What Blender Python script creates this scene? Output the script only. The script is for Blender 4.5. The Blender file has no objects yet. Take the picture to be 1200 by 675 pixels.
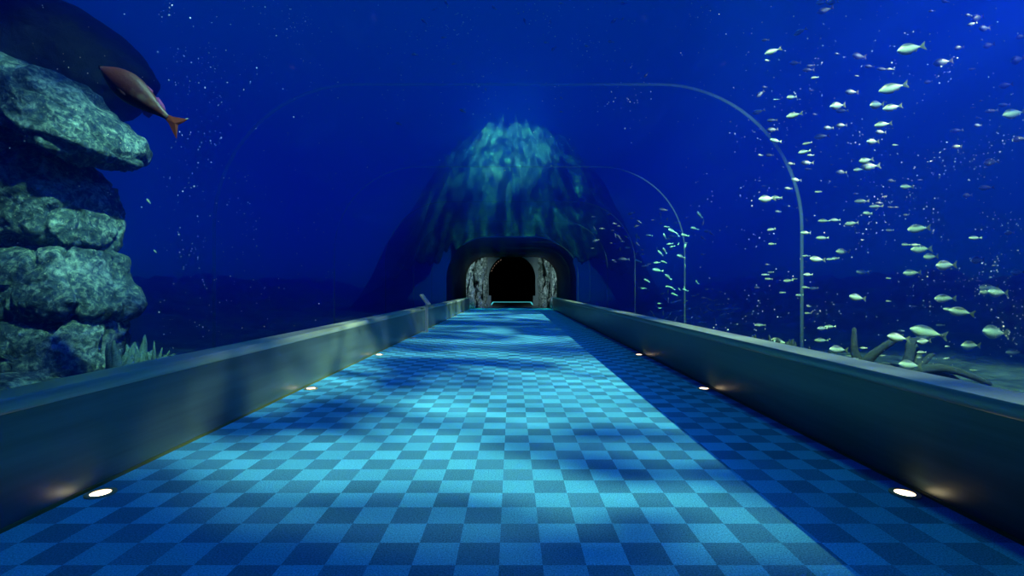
import bpy, bmesh, math, random
from mathutils import Vector, Matrix, noise

SC = bpy.context.scene
COL = SC.collection
F = 580.0            # focal length in pixels of the 1200 px wide frame
VX, VY = 600.0, 338.0
EYE = 1.6
R = math.radians

def P(px, py, d):
    return Vector(((px - VX) / F * d, d, EYE - (py - VY) / F * d))

# ------------------------------------------------------------------ helpers
def mesh_obj(name, bm, mat=None, parent=None, smooth=True):
    me = bpy.data.meshes.new(name)
    bmesh.ops.recalc_face_normals(bm, faces=bm.faces[:])
    bm.to_mesh(me); bm.free()
    if smooth:
        for p in me.polygons: p.use_smooth = True
    o = bpy.data.objects.new(name, me)
    COL.objects.link(o)
    if mat: me.materials.append(mat)
    if parent: o.parent = parent
    return o

def tag(o, label=None, cat=None, group=None, kind=None):
    if label: o['label'] = label
    if cat: o['category'] = cat
    if group: o['group'] = group
    if kind: o['kind'] = kind
    return o

def empty(name, loc=(0, 0, 0)):
    o = bpy.data.objects.new(name, None)
    o.empty_display_size = 0.1
    o.location = loc
    COL.objects.link(o)
    return o

def add_box(bm, x0, x1, y0, y1, z0, z1):
    v = [bm.verts.new((x, y, z)) for x in (x0, x1) for y in (y0, y1) for z in (z0, z1)]
    for f in ((0, 1, 3, 2), (4, 6, 7, 5), (0, 4, 5, 1), (2, 3, 7, 6), (0, 2, 6, 4), (1, 5, 7, 3)):
        bm.faces.new([v[i] for i in f])
    return v

def sweep_y(bm, prof, ys, closed=True, caps=True):
    """extrude a cross-section (list of (x, z)) along y"""
    rings = [[bm.verts.new((x, y, z)) for x, z in prof] for y in ys]
    n = len(prof)
    for a, b in zip(rings, rings[1:]):
        for i in range(n if closed else n - 1):
            j = (i + 1) % n
            bm.faces.new((a[i], a[j], b[j], b[i]))
    if caps and closed:
        bm.faces.new(rings[0]); bm.faces.new(rings[-1])
    return rings

def add_tube(bm, pts, radii, seg=10, wob=0.0, seed=0):
    pts = [Vector(p) for p in pts]
    rings = []
    up = Vector((0.13, 0.2, 0.97)).normalized()
    for i, p in enumerate(pts):
        t = (pts[min(i + 1, len(pts) - 1)] - pts[max(i - 1, 0)]).normalized()
        a = t.cross(up)
        if a.length < 0.05: a = t.cross(Vector((1, 0.1, 0)))
        a.normalize(); b = t.cross(a)
        r = radii[i]
        ring = []
        for k in range(seg):
            an = 2 * math.pi * k / seg
            q = p + (a * math.cos(an) + b * math.sin(an)) * r
            if wob: q += noise.noise_vector(q * 6 + Vector((seed, 0, 0))) * wob * r
            ring.append(bm.verts.new(q))
        rings.append(ring)
    for ra, rb in zip(rings, rings[1:]):
        for k in range(seg):
            bm.faces.new((ra[k], ra[(k + 1) % seg], rb[(k + 1) % seg], rb[k]))
    bm.faces.new(rings[0]); 
    tip = bm.verts.new(pts[-1] + (pts[-1] - pts[-2]).normalized() * radii[-1] * 0.9)
    for k in range(seg):
        bm.faces.new((rings[-1][k], rings[-1][(k + 1) % seg], tip))

def curve_pts(ctrl, n):
    """Catmull-Rom through control points"""
    c = [Vector(p) for p in ctrl]
    c = [c[0] * 2 - c[1]] + c + [c[-1] * 2 - c[-2]]
    out = []
    segs = len(c) - 3
    for i in range(n):
        t = i / (n - 1) * segs
        k = min(int(t), segs - 1); u = t - k
        p0, p1, p2, p3 = c[k:k + 4]
        out.append(0.5 * (2 * p1 + (p2 - p0) * u + (2 * p0 - 5 * p1 + 4 * p2 - p3) * u * u + (3 * p1 - p0 - 3 * p2 + p3) * u ** 3))
    return out

# ------------------------------------------------------------------ materials
def new_mat(name):
    m = bpy.data.materials.new(name); m.use_nodes = True
    nt = m.node_tree
    b = nt.nodes['Principled BSDF']
    return m, nt, b

def N(nt, kind, **kw):
    n = nt.nodes.new(kind)
    for k, v in kw.items():
        if k in n.inputs: n.inputs[k].default_value = v
        else: setattr(n, k, v)
    return n

def ramp(nt, stops, src=None):
    r = nt.nodes.new('ShaderNodeValToRGB')
    e = r.color_ramp.elements
    while len(e) < len(stops): e.new(0.5)
    for el, (p, c) in zip(e, stops):
        el.position = p; el.color = c if len(c) == 4 else (*c, 1)
    if src is not None: nt.links.new(src, r.inputs[0])
    return r

def plain(name, col, rough=0.5, metal=0.0, spec=0.5):
    m, nt, b = new_mat(name)
    b.inputs['Base Color'].default_value = (*col, 1)
    b.inputs['Roughness'].default_value = rough
    b.inputs['Metallic'].default_value = metal
    b.inputs['Specular IOR Level'].default_value = spec
    return m

def rock_mat(name, dark, mid, light, scale=1.4, bump=0.6):
    m, nt, b = new_mat(name)
    tc = N(nt, 'ShaderNodeTexCoord')
    n1 = N(nt, 'ShaderNodeTexNoise', Scale=scale, Detail=9.0, Roughness=0.66, Distortion=0.7)
    n2 = N(nt, 'ShaderNodeTexNoise', Scale=scale * 5.5, Detail=6.0, Roughness=0.7, Distortion=0.4)
    nt.links.new(tc.outputs['Object'], n1.inputs['Vector']); nt.links.new(tc.outputs['Object'], n2.inputs['Vector'])
    mx = N(nt, 'ShaderNodeMath', operation='MULTIPLY_ADD')
    mx.inputs[1].default_value = 0.62
    nt.links.new(n2.outputs['Fac'], mx.inputs[0])
    sc = N(nt, 'ShaderNodeMath', operation='MULTIPLY'); sc.inputs[1].default_value = 0.43
    nt.links.new(n1.outputs['Fac'], sc.inputs[0]); nt.links.new(sc.outputs[0], mx.inputs[2])
    r = ramp(nt, [(0.40, dark), (0.52, mid), (0.66, light)], mx.outputs[0])
    nt.links.new(r.outputs[0], b.inputs['Base Color'])
    b.inputs['Roughness'].default_value = 0.95
    b.inputs['Specular IOR Level'].default_value = 0.15
    bp = N(nt, 'ShaderNodeBump', Strength=bump, Distance=0.12)
    nt.links.new(mx.outputs[0], bp.inputs['Height']); nt.links.new(bp.outputs[0], b.inputs['Normal'])
    return m

def carpet_mat():
    m, nt, b = new_mat('carpet_tiles')
    g = N(nt, 'ShaderNodeTexCoord')
    mp = N(nt, 'ShaderNodeMapping'); mp.inputs['Location'].default_value = (0.075, -3.114, 0)
    nt.links.new(g.outputs['Object'], mp.inputs['Vector'])
    ch = N(nt, 'ShaderNodeTexChecker', Scale=1.0)
    sv = N(nt, 'ShaderNodeVectorMath', operation='SCALE'); sv.inputs['Scale'].default_value = 1 / 0.2525
    nt.links.new(mp.outputs[0], sv.inputs[0])
    # keep z off the checker's own boundary
    ad = N(nt, 'ShaderNodeVectorMath', operation='ADD'); ad.inputs[1].default_value = (0, 0, 0.5)
    nt.links.new(sv.outputs[0], ad.inputs[0]); nt.links.new(ad.outputs[0], ch.inputs['Vector'])
    ch.inputs['Color1'].default_value = (0.055, 0.30, 0.46, 1)
    ch.inputs['Color2'].default_value = (0.037, 0.163, 0.258, 1)
    fz = N(nt, 'ShaderNodeTexNoise', Scale=95.0, Detail=3.0, Roughness=0.8)
    nt.links.new(g.outputs['Object'], fz.inputs['Vector'])
    # faint differences from one tile to the next
    wn = N(nt, 'ShaderNodeTexWhiteNoise', noise_dimensions='2D')
    fl = N(nt, 'ShaderNodeVectorMath', operation='FLOOR')
    nt.links.new(sv.outputs[0], fl.inputs[0]); nt.links.new(fl.outputs[0], wn.inputs['Vector'])
    mr = N(nt, 'ShaderNodeMapRange'); mr.inputs['From Min'].default_value = 0.25; mr.inputs['From Max'].default_value = 0.75
    mr.inputs['To Min'].default_value = 0.25; mr.inputs['To Max'].default_value = 1.70
    nt.links.new(fz.outputs['Fac'], mr.inputs['Value'])
    mr2 = N(nt, 'ShaderNodeMapRange'); mr2.inputs['To Min'].default_value = 0.86; mr2.inputs['To Max'].default_value = 1.12
    nt.links.new(wn.outputs['Value'], mr2.inputs['Value'])
    ml = N(nt, 'ShaderNodeMath', operation='MULTIPLY')
    nt.links.new(mr.outputs[0], ml.inputs[0]); nt.links.new(mr2.outputs[0], ml.inputs[1])
    vm = N(nt, 'ShaderNodeVectorMath', operation='SCALE')
    nt.links.new(ch.outputs['Color'], vm.inputs[0]); nt.links.new(ml.outputs[0], vm.inputs['Scale'])
    nt.links.new(vm.outputs[0], b.inputs['Base Color'])
    b.inputs['Roughness'].default_value = 1.0
    b.inputs['Specular IOR Level'].default_value = 0.0
    bp = N(nt, 'ShaderNodeBump', Strength=0.5, Distance=0.01)
    nt.links.new(fz.outputs['Fac'], bp.inputs['Height']); nt.links.new(bp.outputs[0], b.inputs['Normal'])
    return m

def parapet_mat(name, base, rough, metal):
    m, nt, b = new_mat(name)
    tc = N(nt, 'ShaderNodeTexCoord')
    mp = N(nt, 'ShaderNodeMapping'); mp.inputs['Scale'].default_value = (1, 0.35, 7)
    n1 = N(nt, 'ShaderNodeTexNoise', Scale=1.3, Detail=5.0, Roughness=0.6)
    nt.links.new(tc.outputs['Object'], mp.inputs[0]); nt.links.new(mp.outputs[0], n1.inputs['Vector'])
    r = ramp(nt, [(0.3, tuple(c * 0.75 for c in base)), (0.7, tuple(c * 1.3 for c in base))], n1.outputs['Fac'])
    nt.links.new(r.outputs[0], b.inputs['Base Color'])
    mr = N(nt, 'ShaderNodeMapRange'); mr.inputs['To Min'].default_value = rough - 0.06; mr.inputs['To Max'].default_value = rough + 0.08
    nt.links.new(n1.outputs['Fac'], mr.inputs['Value']); nt.links.new(mr.outputs[0], b.inputs['Roughness'])
    b.inputs['Metallic'].default_value = metal
    return m

def acrylic_mat():
    m = bpy.data.materials.new('clear_acrylic'); m.use_nodes = True
    nt = m.node_tree; nt.nodes.remove(nt.nodes['Principled BSDF'])
    out = nt.nodes['Material Output']
    tr = N(nt, 'ShaderNodeBsdfTransparent', Color=(0.97, 0.985, 1.0, 1))
    gl = N(nt, 'ShaderNodeBsdfGlossy', Roughness=0.06); gl.inputs['Color'].default_value = (0.85, 0.9, 0.95, 1)
    fr = N(nt, 'ShaderNodeFresnel', IOR=1.12)
    mx = N(nt, 'ShaderNodeMixShader')
    ar = N(nt, 'ShaderNodeMath', operation='MULTIPLY'); ar.inputs[1].default_value = 0.006   # anti-glare: only a breath of reflection
    nt.links.new(fr.outputs[0], ar.inputs[0])
    nt.links.new(ar.outputs[0], mx.inputs[0]); nt.links.new(tr.outputs[0], mx.inputs[1]); nt.links.new(gl.outputs[0], mx.inputs[2])
    nt.links.new(mx.outputs[0], out.inputs['Surface'])
    return m

def joint_mat():
    m = bpy.data.materials.new('acrylic_joint'); m.use_nodes = True
    nt = m.node_tree; nt.nodes.remove(nt.nodes['Principled BSDF'])
    out = nt.nodes['Material Output']
    tr = N(nt, 'ShaderNodeBsdfTransparent', Color=(0.93, 0.97, 0.96, 1))
    df = N(nt, 'ShaderNodeBsdfTranslucent'); df.inputs['Color'].default_value = (0.35, 0.85, 0.60, 1)
    mx = N(nt, 'ShaderNodeMixShader'); mx.inputs[0].default_value = 0.03
    nt.links.new(tr.outputs[0], mx.inputs[1]); nt.links.new(df.outputs[0], mx.inputs[2])
    nt.links.new(mx.outputs[0], out.inputs['Surface'])
    return m

SCAT = 0.075
def water_mat():
    m = bpy.data.materials.new('tank_water'); m.use_nodes = True
    nt = m.node_tree; nt.nodes.remove(nt.nodes['Principled BSDF'])
    out = nt.nodes['Material Output']
    s = N(nt, 'ShaderNodeVolumeScatter', Density=SCAT, Anisotropy=0.94); s.inputs['Color'].default_value = (0.02, 0.13, 1.0, 1)
    a = N(nt, 'ShaderNodeVolumeAbsorption', Density=0.05); a.inputs['Color'].default_value = (0.0, 0.38, 0.985, 1)
    ad = N(nt, 'ShaderNodeAddShader')
    nt.links.new(s.outputs[0], ad.inputs[0]); nt.links.new(a.outputs[0], ad.inputs[1])
    nt.links.new(ad.outputs[0], out.inputs['Volume'])
    m.cycles.homogeneous_volume = True if hasattr(m.cycles, 'homogeneous_volume') else True
    return m

def glow(name, col, strength):
    m = bpy.data.materials.new(name); m.use_nodes = True
    nt = m.node_tree; nt.nodes.remove(nt.nodes['Principled BSDF'])
    e = N(nt, 'ShaderNodeEmission', Strength=strength); e.inputs['Color'].default_value = (*col, 1)
    nt.links.new(e.outputs[0], nt.nodes['Material Output'].inputs['Surface'])
    return m

def fish_mat(name, back, flank, belly, lo=-0.16, hi=0.16, rough=0.35, metal=0.0, blotch=None):
    """scales graded by height through belly, flank and back tones (object space z of a unit-long fish)"""
    m, nt, b = new_mat(name)
    tc = N(nt, 'ShaderNodeTexCoord')
    sp = N(nt, 'ShaderNodeSeparateXYZ'); nt.links.new(tc.outputs['Object'], sp.inputs[0])
    nz = N(nt, 'ShaderNodeTexNoise', Scale=14.0, Detail=4.0); nt.links.new(tc.outputs['Object'], nz.inputs['Vector'])
    ad = N(nt, 'ShaderNodeMath', operation='MULTIPLY_ADD'); ad.inputs[1].default_value = 0.09
    nt.links.new(nz.outputs['Fac'], ad.inputs[0]); nt.links.new(sp.outputs['Z'], ad.inputs[2])
    mr = N(nt, 'ShaderNodeMapRange'); mr.inputs['From Min'].default_value = lo + 0.045; mr.inputs['From Max'].default_value = hi + 0.045
    nt.links.new(ad.outputs[0], mr.inputs['Value'])
    r = ramp(nt, [(0.12, belly), (0.38, flank), (0.66, flank), (0.88, back)], mr.outputs[0])
    col = r.outputs[0]
    if blotch:
        n2 = N(nt, 'ShaderNodeTexNoise', Scale=5.0, Detail=3.0); nt.links.new(tc.outputs['Object'], n2.inputs['Vector'])
        gx = ramp(nt, [(0.54, (0, 0, 0)), (0.66, (1, 1, 1))], n2.outputs['Fac'])
        mk = ramp(nt, [(0.42, (0, 0, 0)), (0.55, (1, 1, 1)), (0.70, (1, 1, 1)), (0.82, (0, 0, 0))], mr.outputs[0])
        ml = N(nt, 'ShaderNodeMath', operation='MULTIPLY'); nt.links.new(gx.outputs[0], ml.inputs[0]); nt.links.new(mk.outputs[0], ml.inputs[1])
        mx = N(nt, 'ShaderNodeMixRGB'); nt.links.new(ml.outputs[0], mx.inputs[0]); nt.links.new(col, mx.inputs[1])
        mx.inputs[2].default_value = (*blotch, 1); col = mx.outputs[0]
    nt.links.new(col, b.inputs['Base Color'])
    b.inputs['Roughness'].default_value = rough; b.inputs['Metallic'].default_value = metal
    vo = N(nt, 'ShaderNodeTexVoronoi', Scale=42.0); nt.links.new(tc.outputs['Object'], vo.inputs['Vector'])
    bp = N(nt, 'ShaderNodeBump', Strength=0.12, Distance=0.01)
    nt.links.new(vo.outputs['Distance'], bp.inputs['Height']); nt.links.new(bp.outputs[0], b.inputs['Normal'])
    return m

M = {
    'carpet': carpet_mat(),
    'parapet': parapet_mat('dark_metal_panel', (0.042, 0.078, 0.07), 0.33, 0.3),
    'rail': parapet_mat('rounded_metal_rail', (0.22, 0.30, 0.22), 0.38, 0.3),
    'olive': plain('olive_edge_strip', (0.05, 0.065, 0.008), 0.5),
    'acrylic': acrylic_mat(), 'joint': joint_mat(), 'water': water_mat(),
    'black': plain('matt_black', (0.004, 0.004, 0.005), 0.9, 0, 0.1),
    'rock': rock_mat('reef_rock', (0.008, 0.018, 0.02), (0.055, 0.10, 0.105), (0.34, 0.50, 0.49), 1.9, 1.0),
    'rock_shaded': rock_mat('shaded_rock', (0.006, 0.010, 0.012), (0.010, 0.017, 0.02), (0.02, 0.03, 0.03), 0.9, 0.5),  # shade put into the colour: darkened reef rock for the unlit boulder
    'mound': rock_mat('mound_rock', (0.008, 0.014, 0.014), (0.035, 0.06, 0.055), (0.12, 0.17, 0.15), 0.35, 0.8),
    'mouth_rock': rock_mat('cave_rock', (0.015, 0.03, 0.03), (0.18, 0.24, 0.22), (0.66, 0.72, 0.66), 1.0, 1.0),
    'arch': rock_mat('arch_render', (0.20, 0.27, 0.28), (0.24, 0.31, 0.32), (0.28, 0.36, 0.36), 3.0, 0.15),
    'sand': rock_mat('reef_floor', (0.005, 0.014, 0.02), (0.025, 0.05, 0.06), (0.08, 0.13, 0.14), 0.5, 0.8),
    'lamp': glow('warm_lens', (1.0, 0.72, 0.42), 9.0),
    'lens_off': plain('unlit_lens', (0.05, 0.07, 0.08), 0.25),
    'led': glow('cyan_led', (0.10, 0.85, 0.95), 0.7),
    'bulb': glow('dim_bulb', (1.0, 0.72, 0.55), 0.12),
    'steel': plain('lamp_rim_steel', (0.40, 0.32, 0.22), 0.45, 0.6),
    'stand': plain('stand_grey_metal', (0.32, 0.42, 0.42), 0.4, 0.6),
    'board': plain('pale_board_edge', (0.85, 0.92, 0.72), 0.5),
    'silver': fish_mat('silver_scales', (0.03, 0.05, 0.035), (0.34, 0.49, 0.44), (0.15, 0.22, 0.19), rough=0.4),
    'fin': plain('grey_green_fin', (0.04, 0.07, 0.05), 0.6),
    'eye': plain('fish_eye', (0.01, 0.01, 0.01), 0.2),
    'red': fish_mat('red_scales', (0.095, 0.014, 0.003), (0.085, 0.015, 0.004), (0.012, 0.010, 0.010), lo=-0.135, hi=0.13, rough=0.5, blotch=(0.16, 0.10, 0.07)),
    'red_fin': plain('red_tail', (0.20, 0.032, 0.010), 0.6),
    'red_dark': plain('dark_red_fin', (0.16, 0.045, 0.02), 0.6),
    'purple_fin': plain('violet_fin', (0.42, 0.10, 0.36), 0.6),
    'pale_tip': plain('pale_fin_tip', (0.75, 0.80, 0.55), 0.6),
    'snow': plain('marine_snow', (0.95, 0.95, 0.95), 1.0),
    'coral': rock_mat('branching_coral', (0.01, 0.02, 0.024), (0.02, 0.036, 0.042), (0.04, 0.06, 0.065), 4.0, 0.5),
    'fan': rock_mat('fan_coral', (0.03, 0.07, 0.08), (0.07, 0.14, 0.15), (0.13, 0.22, 0.22), 5.0, 0.6),
}

# ------------------------------------------------------------------ the tunnel
XC = -0.05                    # tunnel axis
W, TOP, RC = 3.60, 4.10, 1.75
FL, FR = -3.347, 3.19         # floor edges
HP = 0.875                    # parapet height
D1, STEP, NR = 6.05, 4.1, 9
END = D1 + STEP * (NR - 1)
BACK = D1 - STEP * 3
LAMP_Y0, LAMP_STEP = 3.85, 4.03

def tunnel_profile(off=0.0, z0=0.55, seg=18):
    w, t, r = W + off, TOP + off, RC + off
    pts = [(XC - w, z0)]
    for k in range(seg + 1):
        a = math.pi - k / seg * math.pi / 2
        pts.append((XC - w + r + r * math.cos(a), t - r + r * math.sin(a)))
    for k in range(seg + 1):
        a = math.pi / 2 - k / seg * math.pi / 2
        pts.append((XC + w - r + r * math.cos(a), t - r + r * math.sin(a)))
    pts.append((XC + w, z0))
    return pts

# floor
bm = bmesh.new(); add_box(bm, FL - 0.02, FR + 0.02, BACK, 40.3, -0.12, 0.0)
tag(mesh_obj('floor', bm, M['carpet'], smooth=False), 'blue checked carpet floor of the underwater tunnel', 'floor', kind='structure')

# parapets with a rounded rail on top and an olive strip at the foot
def parapet(side, x_in, x_out, sgn):
    # panel
    bm = bmesh.new()
    prof = [(x_in, -0.12), (x_in, HP - 0.10), (x_out, HP - 0.10), (x_out, -0.12)]
    sweep_y(bm, prof, [BACK, END])
    tag(mesh_obj('wall_' + side, bm, M['parapet'], smooth=False), 'low dark metal parapet along the %s edge of the carpet' % side, 'wall', kind='structure')
    # rounded rail: proud of the panel by 8 mm, half-round nose
    bm = bmesh.new()
    rr = 0.052
    pr = [(x_out, HP - 0.104), (x_in - sgn * 0.006, HP - 0.104)]
    for k in range(13):
        a = -math.pi / 2 + k / 12 * math.pi
        pr.append((x_in - sgn * (0.006 + 0.018 * math.cos(a)) + sgn * 0.0, HP - rr + rr * math.sin(a)))
    # soft shoulder towards the glass
    for k in range(1, 7):
        u = k / 6
        pr.append((x_in + (x_out - x_in) * u, HP - 0.004 * u))
    sweep_y(bm, pr, [BACK, END])
    tag(mesh_obj('trim_1' if side == 'left' else 'trim_2', bm, M['rail'], smooth=False), 'rounded metal rail on top of the %s parapet' % side, 'rail', kind='structure')
    bm = bmesh.new()
    a, b = sorted((x_in, x_in - sgn * 0.014))
    add_box(bm, a, b, BACK, END, 0.0, 0.026)
    tag(mesh_obj('baseboard_' + side, bm, M['olive'], smooth=False), 'thin olive strip at the foot of the %s parapet' % side, 'baseboard', kind='structure')

parapet('left', FL, XC - W - 0.02, -1)
parapet('right', FR, XC + W + 0.02, 1)

# acrylic panels, one per bay, and the joints between them
ys = [BACK + STEP * k for k in range(NR + 3)]
prof = tunnel_profile(0.0)
for k in range(len(ys) - 1):
    bm = bmesh.new()
    sweep_y(bm, prof, [ys[k] + 0.004, ys[k + 1] - 0.004], closed=False, caps=False)
    o = mesh_obj('window_%d' % (k + 1), bm, M['acrylic'])
    tag(o, 'clear curved acrylic panel of the tunnel, bay %d from the near end' % (k + 1), 'window', kind='structure')
for k in range(3, len(ys) - 1):
    bm = bmesh.new()
    pin, pout = tunnel_profile(-0.012), tunnel_profile(-0.002)
    y0, y1 = ys[k] - 0.028, ys[k] + 0.028
    rr = []
    for y in (y0, y1):
        rr.append([bm.verts.new((x, y, z)) for x, z in pin])
        rr.append([bm.verts.new((x, y, z)) for x, z in pout])
    a, b, c, d = rr
    for i in range(len(pin) - 1):
        bm.faces.new((a[i], a[i + 1], c[i + 1], c[i])); bm.faces.new((b[i], d[i], d[i + 1], b[i + 1]))
        bm.faces.new((a[i], b[i], b[i + 1], a[i + 1])); bm.faces.new((c[i], c[i + 1], d[i + 1], d[i]))
    o = mesh_obj('trim_%d' % k, bm, M['joint'])
    tag(o, 'pale green joint between acrylic bays %d and %d' % (k, k + 1), 'joint', kind='structure')

# the room behind the camera end
bm = bmesh.new(); add_box(bm, -4.2, 4.2, BACK - 0.3, BACK - 0.01, -0.12, 4.6)
tag(mesh_obj('wall_front', bm, M['black'], smooth=False), 'black wall closing the tunnel behind the camera', 'wall', kind='structure')

# ------------------------------------------------------------------ far end: collar wall, cave, arch, dark room
def wall_with_hole(name, y0, y1, outer, hole, mat, label):
    """vertical plate between y0 and y1; outer and hole are (x,z) lists of equal length walked the same way"""
    bm = bmesh.new()
    n = len(hole)
    v = [[bm.verts.new((x, y, z)) for x, z in pts] for y in (y0, y1) for pts in (outer, hole)]
    o0, h0, o1, h1 = v
    for i in range(n - 1):
        bm.faces.new((o0[i], o0[i + 1], h0[i + 1], h0[i])); bm.faces.new((o1[i], h1[i], h1[i + 1], o1[i + 1]))
        bm.faces.new((h0[i], h0[i + 1], h1[i + 1], h1[i])); bm.faces.new((o0[i], o1[i], o1[i + 1], o0[i + 1]))
    for i in (0, n - 1):
        bm.faces.new((o0[i], h0[i], h1[i], o1[i]))
    return tag(mesh_obj(name, bm, mat, smooth=False), label, 'wall', kind='structure')

def box_outline(hole, cx, w, top, bottom):
    """push each hole point out to a rectangle (walk: bottom left, over the top, bottom right)"""
    out = []
    cz = 1.8
    for i, (x, z) in enumerate(hole):
        dx, dz = x - cx, z - cz
        if i == 0: out.append((cx - w, bottom)); continue
        if i == len(hole) - 1: out.append((cx + w, bottom)); continue
        s = 1e9
        if abs(dx) > 1e-6: s = min(s, w / abs(dx))
        if dz > 1e-6: s = min(s, (top - cz) / dz)
        out.append((cx + dx * s, cz + dz * s))
    return out

hole = tunnel_profile(-0.02, z0=-0.13)
wall_with_hole('wall_back', END + 0.005, END + 0.35, tunnel_profile(1.5, z0=-0.6), hole, M['black'],
               'black collar wall around the far mouth of the tunnel')

CH0, AY = END + 0.9, 44.6       # cave between the collar and the arch wall
bm = bmesh.new(); add_box(bm, -4.9, 4.9, 40.3, 62, -0.14, -0.005)
tag(mesh_obj('floor_back', bm, M['arch'], smooth=False), 'grey floor strip beyond the carpet at the cave mouth', 'floor', kind='structure')
for side, x0, x1 in (('left', -4.9, -4.55), ('right', 4.55, 4.9)):
    bm = bmesh.new(); add_box(bm, x0, x1, CH0, 62, -0.1, 5.1)
    tag(mesh_obj('wall_cave_' + side, bm, M['black'], smooth=False), 'black %s side wall of the cave behind the tunnel' % side, 'wall', kind='structure')
bm = bmesh.new(); add_box(bm, -4.9, 4.9, CH0, 62, 4.8, 5.1)
tag(mesh_obj('ceiling', bm, M['black'], smooth=False), 'black ceiling of the cave behind the tunnel', 'ceiling', kind='structure')
bm = bmesh.new(); add_box(bm, -4.9, 4.9, 61.6, 62, -0.1, 5.1)
tag(mesh_obj('wall_end', bm, M['black'], smooth=False), 'black end wall of the dark room behind the arch', 'wall', kind='structure')
# arch opening: straight jambs on imposts that step in near the ground, round head
aw = 27.5 / F * AY; aw2 = 24.6 / F * AY
zi = EYE - (346.5 - VY) / F * AY; zs = EYE - (326 - VY) / F * AY
hole = [(-aw2, -0.1), (-aw2, zi), (-aw, zi)]
for k in range(33):
    a = math.pi - k / 32 * math.pi
    hole.append((aw * math.cos(a), zs + aw * math.sin(a)))
hole += [(aw, zi), (aw2, zi), (aw2, -0.1)]
wall_with_hole('wall_arch', AY, AY + 0.4, box_outline(hole, 0, 4.54, 4.79, -0.1), hole, M['arch'],
               'pale grey round-headed arch wall framing the dark room')
# cyan light strip on the dark room's floor
t = empty('light_strip', (0, 50, -0.005)); tag(t, 'cyan light strip outlining the floor inside the dark arch', 'light strip')
for nm, pts in (('side_run', [P(575.5, 357.5, 47.6), P(578, 353.9, 57.5)]), ('side_run', [P(624.5, 357.5, 47.6), P(622, 353.9, 57.5)]),
                ('back_run', [P(578, 353.9, 57.5), P(622, 353.9, 57.5)])):
    bm = bmesh.new()
    a, b = (Vector((p.x, p.y, 0)) for p in pts)
    dd = (b - a).normalized(); sd = Vector((-dd.y, dd.x, 0)) * 0.05
    lo = [bm.verts.new(q - Vector((0, 50, 0))) for q in (a - sd, b - sd, b + sd, a + sd)]
    hi = [bm.verts.new(v.co + Vector((0, 0, 0.05))) for v in lo]
    bm.faces.new(lo); bm.faces.new(hi)
    for i in range(4): bm.faces.new((lo[i], lo[(i + 1) % 4], hi[(i + 1) % 4], hi[i]))
    mesh_obj(nm, bm, M['led'], t, smooth=False)
# dim string of lights following the arch's left haunch
t = empty('light_string', (-aw, AY + 1.1, zs)); tag(t, 'dim string of tiny lamps along the arch head, left haunch', 'string lights')
pts = []
for k in range(8):
    a = math.radians(166 - k * 7.5)
    pts.append(Vector((aw + (aw - 0.10) * math.cos(a), 0, (aw - 0.10) * math.sin(a))))
bm = bmesh.new(); add_tube(bm, pts, [0.012] * len(pts), 6); mesh_obj('cable', bm, M['black'], t)
for p in pts[1:-1]:
    bm = bmesh.new(); bmesh.ops.create_icosphere(bm, subdivisions=1, radius=0.045, matrix=Matrix.Translation(p - Vector((0, 0.03, 0.03))) @ Matrix.Scale(1.8, 4, Vector((0.6, 0, 0.8))))
    mesh_obj('bulb', bm, M['bulb'], t)

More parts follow.
